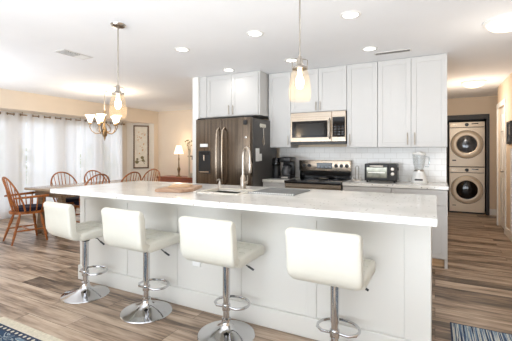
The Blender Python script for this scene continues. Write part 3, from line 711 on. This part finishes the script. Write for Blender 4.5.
def pendant(dz=0.0):
    t = thing('pendant_lamp', '', 'pendant lamp', (0, 0, 0), 0, 'island pendants')
    MB().lathe([(0, H-.028), (.02, H-.028), (.055, H-.02), (.065, H-.006), (.066, H-.0005)], 28, cap=False).build('canopy', 'nickel', t)
    MB().cone((0, 0, 1.95-dz), (0, 0, H-.02), .0055, n=10).build('rod', 'nickel', t)
    g = MB().lathe([(.0, 1.955), (.012, 1.95), (.020, 1.93), (.020, 1.90), (.030, 1.885), (.052, 1.875), (.054, 1.862), (.0, 1.862)], 24)
    for a in (0, PI/2, PI, 1.5*PI):
        c_, s_ = math.cos(a+.6), math.sin(a+.6); g.tube([(.052*c_, .052*s_, 1.87), (.054*c_, .054*s_, 1.925), (.030*c_, .030*s_, 1.932), (0, 0, 1.932)], .0035, 6)
    g.build('socket_cap', 'nickel', t, loc=(0, 0, -dz))
    MB().lathe([(.046, 1.862), (.058, 1.84), (.067, 1.80), (.074, 1.75), (.077, 1.705), (.075, 1.67), (.069, 1.645), (.066, 1.645), (.072, 1.67), (.074, 1.705), (.071, 1.75), (.064, 1.80), (.055, 1.838), (.044, 1.859)], 32, cap=False).build('glass_shade', 'shade', t, loc=(0, 0, -dz))
    MB().lathe([(0, 1.862), (.014, 1.86), (.014, 1.83), (.028, 1.79), (.030, 1.765), (.020, 1.735), (0, 1.725)], 20, cap=False).build('bulb', 'bulb', t, loc=(0, 0, -dz))
    l = bpy.data.lights.new('pendant_glow', 'POINT'); l.energy = 1.6; l.color = (1, .84, .64); l.shadow_soft_size = .03
    o = bpy.data.objects.new('pendant_glow', l); COL.objects.link(o); o.parent = t; o.location = (0, 0, 1.70-dz)
    return t
pp = pendant()
place(pp, True, (-.82, 2.23, 0), 0, 'glass jar pendant lamp hanging in front of the upper cabinets')
place(pendant(.035), True, (-2.585, 2.23, 0), .5, 'glass jar pendant lamp hanging in front of the chandelier')

def dome(x, y, label, first=[None]):
    if first[0] is None:
        t = thing('flush_ceiling_light', label, 'ceiling light', (x, y, H), 0, 'flush dome ceiling lights')
        MB().lathe([(.185, -.0005), (.186, -.018), (.165, -.026), (.15, -.022)], 36, cap=False).build('rim', 'trim', t)
        MB().lathe([(.160, -.022), (.150, -.045), (.115, -.072), (.06, -.090), (0, -.095)], 36, cap=False).build('glass_dome', 'alab', t)
        l = bpy.data.lights.new('dome_glow', 'POINT'); l.energy = 4; l.color = (1, .92, .82); l.shadow_soft_size = .14
        o = bpy.data.objects.new('dome_glow', l); COL.objects.link(o); o.parent = t; o.location = (0, 0, -.5)
        first[0] = t; return t
    c = copy_tree(first[0]); c.location = (x, y, H); c['label'] = label
    for k in c.children:
        if k.type == 'LIGHT': k.data = k.data.copy(); k.data.energy = 9
    return c
dome(.57, 3.75, 'glowing dome ceiling light nearest the camera at the kitchen edge')
dome(.57, 6.75, 'glowing dome ceiling light farther along the hall')

# chandelier
ch = thing('chandelier', 'five-arm bronze chandelier with frosted bell shades over the dining table', 'chandelier', (-5.54, 4.47, 0))
MB().lathe([(0, H-.03), (.03, H-.028), (.06, H-.012), (.065, H-.0005)], 24, cap=False).build('canopy', 'champd', ch)
chn = MB()
z = H-.03
k = 0
while z > 2.10:
    r_ = .010; a = 0 if k % 2 else PI/2
    chn.tube([(r_*math.cos(a)*math.cos(t), r_*math.sin(a)*math.cos(t), z-.014+.019*math.sin(t)) for t in [2*PI*j/10 for j in range(10)]], .003, 6, close=True)
    z -= .027; k += 1
chn.build('chain', 'nickel', ch)
MB().lathe([(0, 2.10), (.012, 2.095), (.018, 2.06), (.010, 2.03), (.014, 1.98), (.024, 1.94), (.012, 1.90), (.012, 1.80), (.030, 1.76), (.045, 1.72), (.050, 1.67), (.040, 1.62), (.018, 1.585), (.020, 1.57), (.008, 1.54), (0, 1.51)], 20).build('centre_column', 'bronze', ch)
for k in range(5):
    a = 2*PI*k/5+.35; c_, s_ = math.cos(a), math.sin(a)
    P_ = [(.03, 1.72), (.09, 1.66), (.16, 1.655), (.22, 1.70), (.255, 1.77), (.25, 1.82)]
    am = MB().tube([(r*c_, r*s_, z) for r, z in P_], [.009, .008, .008, .008, .008, .008], 8)
    am.tube([(r*c_, r*s_, z) for r, z in [(.05, 1.84), (.10, 1.80), (.13, 1.74), (.11, 1.69), (.08, 1.71)]], .005, 6)
    am = am.build('arm', 'bronze', ch)
    MB().lathe([(.0, 1.815), (.030, 1.82), (.034, 1.835), (.018, 1.85), (.016, 1.875)], 16, c=(.25*c_, .25*s_, 0)).build('cup', 'bronze', am)
    MB().lathe([(.022, 1.86), (.035, 1.885), (.046, 1.93), (.058, 1.965), (.084, 1.995), (.081, 1.997), (.054, 1.967), (.042, 1.93), (.02, 1.875)], 24, c=(.25*c_, .25*s_, 0), cap=False, wob=lambda u, z: 1+.04*math.cos(u*2*PI*8)).build('bell_shade', 'chsh', am)
l = bpy.data.lights.new('chandelier_glow', 'POINT'); l.energy = 14; l.color = (1, .85, .65); l.shadow_soft_size = .2
o = bpy.data.objects.new('chandelier_glow', l); COL.objects.link(o); o.parent = ch; o.location = (0, 0, 2.12)

# vents
v1 = thing('ceiling_vent', 'white rectangular register on the ceiling above the dining end', 'ceiling vent', (-3.83, 2.66, H), 0)
MB().box(-.095, .095, -.19, .19, -.008, -.0005, .002, 1).build('vent_frame', 'vent', v1, smooth=False)
MB().box(-.075, .075, -.17, .03, -.0095, -.007).build('vent_opening', 'ventd', v1, smooth=False)
for k in range(12): MB().box(-.075, .075, -.165+.028*k, -.156+.028*k, -.013, -.0085).build('slat', 'vent', v1, smooth=False)
v2 = thing('ceiling_vent', 'long thin linear vent on the ceiling before the tall cabinets', 'ceiling vent', (-.44, 4.30, H), 0)
MB().box(-.20, .20, -.045, .045, -.008, -.0005, .002, 1).build('vent_frame', 'vent', v2, smooth=False)
for k in range(3): MB().box(-.185, .185, -.032+.024*k, -.020+.024*k, -.0095, -.0075).build('slot', 'ventd', v2, smooth=False)

# ------------------------------------------------------------------ dining room
tb = thing('dining_table', 'weathered wooden dining table partly hidden behind the island', 'dining table', (-5.31, 4.05, 0))
MB().box(-.38, .38, -.94, .94, .715, .75, .008, 2).build('tabletop', 'tabtop', tb)
MB().box(-.33, .33, -.80, -.77, .61, .715).box(-.33, .33, .77, .80, .61, .715).box(-.33, -.30, -.77, .77, .61, .715).box(.30, .33, -.77, .77, .61, .715).build('apron', 'tabw', tb, smooth=False)
for x in (-.25, .25):
    for y in (-.74, .74):
        lg = MB().prism([(-.055, .60), (.055, .60), (.06, .30), (.11, .06), (.11, 0), (.05, 0), (.03, .06), (-.03, .06), (-.05, 0), (-.11, 0), (-.11, .06), (-.06, .30)], -.03, .03, mtx=Matrix.Translation((x, y, .0))@Matrix.Rotation(PI/2, 4, 'X'))
        lg.box(x-.045, x+.045, y-.03, y+.03, .595, .62)
        lg.build('leg', 'tabw', tb, smooth=False)
# windsor chairs
def windsor(arms=False):
    t = thing('windsor_chair', '', 'chair', (0, 0, 0), 0, 'windsor chairs around the dining table')
    sc = 1.0
    pts = []
    for k in range(24):
        a = 2*PI*k/24; r = 1/(abs(math.cos(a))**3.0+abs(math.sin(a))**3.0)**(1/3.0)
        pts.append((.225*r*math.cos(a)*(1.04 if math.sin(a) > 0 else .94), .21*r*math.sin(a)))
    MB().prism(pts, .415, .45, bev=.010).build('seat', 'oak', t)
    # bow
    bw = .255; rake = .20; bz = .945; by = -.18
    def bow(u):  # u 0..1 around the arch
        a = PI*u; x = -math.cos(a)*bw*(1+.10*math.sin(a)); h = (bz-.44)*(math.sin(a)**.62 if 0 < u < 1 else 0)
        return Vector((x*(1 if 0 < u < 1 else .88), by-h*rake+(.10*(1-math.sin(a))), .44+h))
    B = [bow(k/28) for k in range(29)]
    MB().tube(B, .0125, 10).build('bow', 'oak', t)
    for k in range(7):
        f = (k-3)/3.0; bx = f*.15; base = Vector((bx, by+.015+.02*abs(f), .44)); tx = f*.205
        top = min(B, key=lambda p: abs(p.x-tx)+(0 if p.z > .60 else 9))
        mid = base.lerp(top, .35)
        MB().tube([base, mid, base.lerp(top, .7), top], [.006, .0105, .007, .005], 8).build('spindle', 'oak', t)
    L4 = [((-.15, .13), (-.215, .20)), ((.15, .13), (.215, .20)), ((-.13, -.12), (-.20, -.24)), ((.13, -.12), (.20, -.24))]
    for (a, b), (c, d) in L4:
        A = Vector((a, b, .42)); Bv = Vector((c, d, 0))
        MB().tube([A.lerp(Bv, u) for u in (0, .12, .3, .45, .52, .6, .75, 1)], [.012, .015, .022, .019, .013, .019, .017, .011], 10).build('leg', 'oak', t)
    s = MB()
    for sg in (-1, 1): s.tube([(sg*.185, .17, .18), (sg*.18, -.02, .18), (sg*.170, -.185, .18)], [.009, .014, .009], 8)
    s.tube([(-.18, -.01, .18), (0, -.01, .18), (.18, -.01, .18)], [.009, .014, .009], 8)
    s.build('stretcher', 'oak', t)
    if arms:
        for sg in (-1, 1):
            ar = MB().tube([(sg*.225, -.22, .655), (sg*.255, -.08, .66), (sg*.265, .06, .665), (sg*.275, .17, .67), (sg*.27, .20, .67)], [.012, .016, .018, .022, .016], 10).build('arm_rest', 'oak', t)
            for yb, xb, yt in ((.13, .20, .15), (.06, .205, .06), (-.02, .205, -.03)):
                MB().tube([(sg*xb, yb, .44), (sg*(xb+.03), (yb+yt)/2, .54), (sg*.262, yt, .66)], [.008, .013 if yb > .1 else .009, .007], 8).build('arm_post', 'oak', ar)
    return t
def cushion(x, y, rz, lb):
    pts = []
    for k in range(24):
        a = 2*PI*k/24; r = 1/(abs(math.cos(a))**3.5+abs(math.sin(a))**3.5)**(1/3.5); pts.append((.195*r*math.cos(a), .175*r*math.sin(a)))
    o = MB().prism(pts, 0, .055, bev=.018).build('seat_cushion', 'navy'); o.location = (x+math.sin(-rz)*.03, y+math.cos(rz)*.03, .4505); o.rotation_euler = (0, 0, rz)
    tag(o, lb, 'cushion', 'navy chair cushions')
aw = windsor(True)
place(aw, True, (-5.36, 2.97, 0), -.22, 'oak windsor armchair at the near end of the table, seen whole')
cushion(-5.36, 2.97, -.22, 'navy cushion on the oak armchair at the near end of the table')
place(aw, False, (-5.32, 5.26, 0), PI, 'oak windsor armchair at the far end of the table before the sideboard')
cushion(-5.32, 5.26, PI, 'navy cushion on the armchair at the far end of the table')
sw = windsor(False)
side = [(-5.69, 3.89, -PI/2, 'window-side, nearest the armchair, left of the chandelier'), (-5.69, 4.53, -PI/2, 'window-side, directly beneath the chandelier'),
        (-5.08, 3.80, PI/2, 'kitchen-side, overlapping the window-side chair beneath the chandelier'), (-5.08, 4.50, PI/2, 'kitchen-side, in front of the framed print')]
for i, (x, y, r, w) in enumerate(side):
    place(sw, i == 0, (x, y, 0), r, 'oak hoop-back windsor chair, '+w)
    cushion(x, y, r, 'navy cushion on the windsor chair, '+w)

# sheer curtains
def curtain(y0, y1, label):
    t = thing('sheer_curtain', label, 'curtain', (-7.38, (y0+y1)/2, 0), 0, 'sheer curtains over the bay window')
    mb = MB(); bm = mb.bm; n = int((y1-y0)/.015); L = y1-y0
    zs = [.02, .5, 1.0, 1.5, 1.85, 2.0, 2.095]; R = []
    for z in zs:
        am = .028
        R.append([bm.verts.new((am*math.sin(2*PI*(y0+L*k/n)/.24)+(0 if z > 1.9 else .008*math.sin(13*(y0+L*k/n)+z)), -L/2+L*k/n, z)) for k in range(n+1)])
    for A, B in zip(R, R[1:]):
        for k in range(n): bm.faces.new((A[k], A[k+1], B[k+1], B[k]))
    mb.build('cloth', 'sheer', t)
    gm = MB()
    yy = math.ceil(y0/.12)*.12
    while yy < y1-.01:
        gm.tube([(0, yy-(y0+y1)/2+.0+.022*math.cos(q)*.35, 2.055+.024*math.sin(q)) if False else (.024*math.cos(q), yy-(y0+y1)/2, 2.055+.024*math.sin(q)) for q in [2*PI*j/12 for j in range(12)]], .006, 6, close=True)
        yy += .12
    gm.build('grommet', 'bronze', t)
curtain(2.75, 4.077, 'sheer white curtain panel nearest the camera behind the armchair')
curtain(4.083, 5.277, 'sheer white curtain panel in the middle, left of the chandelier')
curtain(5.283, 6.50, 'sheer white curtain panel next to the framed print')
rd = thing('curtain_rod', 'bronze curtain rod under the soffit', 'curtain rod', (-7.38, 4.62, 2.055))
MB().cone((0, -1.92, 0), (0, 1.92, 0), .011, n=12).build('rod', 'bronze', rd)
for y in (1.94, -1.94): MB().ball((0, y, 0), .025).build('finial', 'bronze', rd)
for y in (-1.9, -.62, .66, 1.9): MB().cone((0, y, 0), (-.075, y, 0), .007, n=8).cone((-.08, y, 0), (-.072, y, 0), .02, n=10).cone((0, y, 0), (0, y, .064), .006, n=8).build('bracket', 'bronze', rd)

# framed print on the angled wall: built in the wall's own frame (x along wall, +y out of wall after the half turn)
pr = bpy.data.objects.new('framed_print', None); COL.objects.link(pr)
tag(pr, 'tall narrow brown framed print on the pale wall beside the curtains', 'picture')
pr.location = (XL-.245, 7.33-.245, 1.46); pr.rotation_euler = (0, 0, math.radians(45)); 
# local +x runs along the wall, local -y faces the room
a, b = .205, .60
fm = MB().box(-a, a, -.03, -.002, b-.035, b).box(-a, a, -.03, -.002, -b, -b+.035).box(-a, -a+.035, -.03, -.002, -b, b).box(a-.035, a, -.03, -.002, -b, b)
fm.build('frame', 'picf', pr, smooth=False)
MB().box(-a+.03, a-.03, -.012, -.003, -b+.03, b-.03).build('print_sheet', 'paper', pr, smooth=False)
pm = MB()
for (x, z, r) in ((-.11, -.42, .05), (-.10, -.34, .03), (.03, -.30, .045), (.05, -.38, .035)): pm.lathe([(r, 0), (0, .0012)], 10, c=(x, -.012, z), axis=(0, -1, 0))
pm.tube([(-.12, -.014, -.46), (.02, -.014, -.36), (.10, -.014, -.48)], .006, 5).tube([(.03, -.014, -.3), (.10, -.014, -.42)], .012, 5)
pm.build('painted_birds', 'dleaf', pr, smooth=False)['label'] = 'dark painted figures at the bottom of the print'
pb = MB()
random.seed(3)
for k in range(26):
    x = random.uniform(-.11, .11); z = random.uniform(-.2, .42); pb.lathe([(random.uniform(.008, .022), 0), (0, .001)], 7, c=(x, -.0125, z), axis=(0, -1, 0))
pb.build('painted_blossom', 'boardl', pr, smooth=False)['label'] = 'pale tan painted blossom'

# sideboard with lamp and plant
sbd = thing('sideboard', 'low cherry wood sideboard against the far dining wall', 'sideboard', (-5.85, 7.20, 0))
MB().box(-.72, .80, -.22, .24, .10, .63).build('carcass', 'cherry', sbd, smooth=False)
MB().box(-.76, .84, -.25, .26, .63, .665, .006, 1).build('top', 'cherry', sbd, smooth=False)
for x in (-.66, .74):
    for y in (-.17, .19): MB().cone((x, y, 0), (x, y, .10), .02, .03).build('leg', 'cherry', sbd)
for k in range(3):
    dwr = MB().box(-.70+.5*k, -.22+.5*k, -.235, -.22, .40, .61, .004, 1).build('drawer', 'cherry', sbd, smooth=False)
    MB().ball((-.46+.5*k, -.25, .505), .014).build('knob', 'bronze', dwr)
    MB().box(-.70+.5*k, -.22+.5*k, -.235, -.22, .12, .385, .004, 1).build('door', 'cherry', sbd, smooth=False)
lm = thing('table_lamp', 'slim bronze table lamp with glowing shade on the sideboard', 'table lamp', (-5.98, 7.12, .6655))
MB().lathe([(.075, 0), (.075, .015), (.03, .03), (.018, .08), (.035, .16), (.045, .20), (.02, .26), (.014, .40), (.022, .47), (.012, .52), (.012, .60)], 20).build('lamp_stem', 'bronze', lm)
MB().lathe([(.125, .60), (.065, .82), (.062, .82), (.121, .60)], 28, cap=False).build('lamp_shade', 'lshade', lm)
l = bpy.data.lights.new('lamp_glow', 'POINT'); l.energy = 3; l.color = (1, .78, .52); l.shadow_soft_size = .05
o = bpy.data.objects.new('lamp_glow', l); COL.objects.link(o); o.parent = lm; o.location = (0, 0, .92)
shf = thing('wall_shelf', 'small dark wall shelf beside the table lamp', 'shelf', (-5.52, 7.40, 1.19))
MB().box(-.30, .30, -.12, .095, 0, .03, .004, 1).build('shelf_board', 'picf', shf, smooth=False)
for x in (-.2, .2): MB().box(x-.01, x+.01, -.06, .095, -.08, 0).build('bracket', 'picf', shf, smooth=False)
vs = thing('tall_vase', 'tall slim glass vase of dried stems on the sideboard', 'vase', (-5.62, 7.10, .6655))
MB().lathe([(.05, 0), (.05, .01), (.022, .04), (.022, .55), (.04, .70), (.038, .70), (.018, .55), (.018, .04)], 20, cap=False).build('vase_body', 'pot', vs)
st_ = MB(); random.seed(9)
for k in range(9):
    a = random.uniform(0, 2*PI); r = random.uniform(.03, .13); h = random.uniform(.80, 1.0)
    st_.tube([(0, 0, .60), (r*.4*math.cos(a), r*.4*math.sin(a), .74), (r*math.cos(a), r*math.sin(a), h)], .004, 5)
    MB().ball((r*math.cos(a), r*math.sin(a), h), .026, (1, 1, .7), 1).build('dried_flower', 'dleaf', vs)
st_.build('stems', 'dleaf', vs)
tag(MB().lathe([(.06, 0), (.10, .04), (.12, .11), (.115, .11), (.09, .04), (.05, .012)], 20, c=(0, 0, 0), cap=False).build('ceramic_bowl', 'pot', loc=(-5.40, 7.02, .6655)), 'pale ceramic bowl on the sideboard below the vase', 'bowl')

# black frame on hall wall
bf = thing('wall_picture', 'small black framed picture on the right hall wall', 'picture', (1.0, 6.34, 1.595))
MB().box(-.024, -.001, -.15, -.12, -.17, .17).box(-.024, -.001, .12, .15, -.17, .17).box(-.024, -.001, -.12, .12, .14, .17).box(-.024, -.001, -.12, .12, -.17, -.14).build('frame', 'dark', bf, smooth=False)
MB().box(-.012, -.002, -.12, .12, -.14, .14).build('picture_sheet', 'frost', bf, smooth=False)

# rugs
r1 = thing('area_rug', 'floral blue and cream rug at the bottom left corner', 'rug', (-3.00, 1.49, 0))
MB().box(0, 2.2, -1.6, 0, .0005, .010, .003, 1).build('border', 'creamrug', r1, smooth=False)
MB().box(.08, 2.12, -1.52, -.075, .0102, .0115).build('border_band', 'navyrug', r1, smooth=False)
for k in range(40): MB().lathe([(.013, 0), (0, .0012)], 6, c=(.115+.05*k, -.10, .0116), cap=False).build('band_motif', 'creamrug', r1, smooth=False)
MB().box(.13, 2.07, -1.47, -.125, .0116, .0125).build('field', 'field', r1, smooth=False)
r2 = thing('runner_rug', 'striped blue and cream runner on the hall floor at bottom right', 'rug', (.10, 3.0, 0))
MB().box(0, .68, -1.9, 0, .0005, .008).build('bound_edge', 'navyrug', r2, smooth=False)
MB().box(.012, .668, -1.888, -.012, .0082, .0092).build('woven_stripes', 'stripes', r2, smooth=False)

# ------------------------------------------------------------------ shrubs outside
def shrub(x, y, h, label, sd_):
    random.seed(sd_); t = thing('garden_shrub', label, 'shrub', (x, y, -.3), 0, 'garden shrubs beyond the curtains')
    MB().tube([(0, 0, 0), (.05, 0, h*.4), (0, .05, h*.7)], [.05, .04, .02], 6).build('trunk', 'bark', t)
    f = MB()
    for k in range(500):
        u = random.random(); a = random.uniform(0, 2*PI); zz = h*(.2+.8*u); r = .75*math.sqrt(random.random())*math.sin(PI*(.12+.85*u))
        p = Vector((r*math.cos(a), r*math.sin(a), zz)); d1_ = Vector((random.uniform(-1, 1), random.uniform(-1, 1), random.uniform(-.6, .6))).normalized()*.09; d2_ = d1_.orthogonal().normalized()*.05
        v_ = [f.bm.verts.new(q) for q in (p-d1_, p+d2_, p+d1_, p-d2_)]; f.bm.faces.new(v_)
    f.build('foliage', 'leaf', t, smooth=False)
shrub(-10.6, 5.3, 2.2, 'blurred green shrub outside behind the near curtain panel', 1)
shrub(-11.0, 8.6, 2.0, 'blurred green shrub outside behind the curtain panel left of the print', 5)
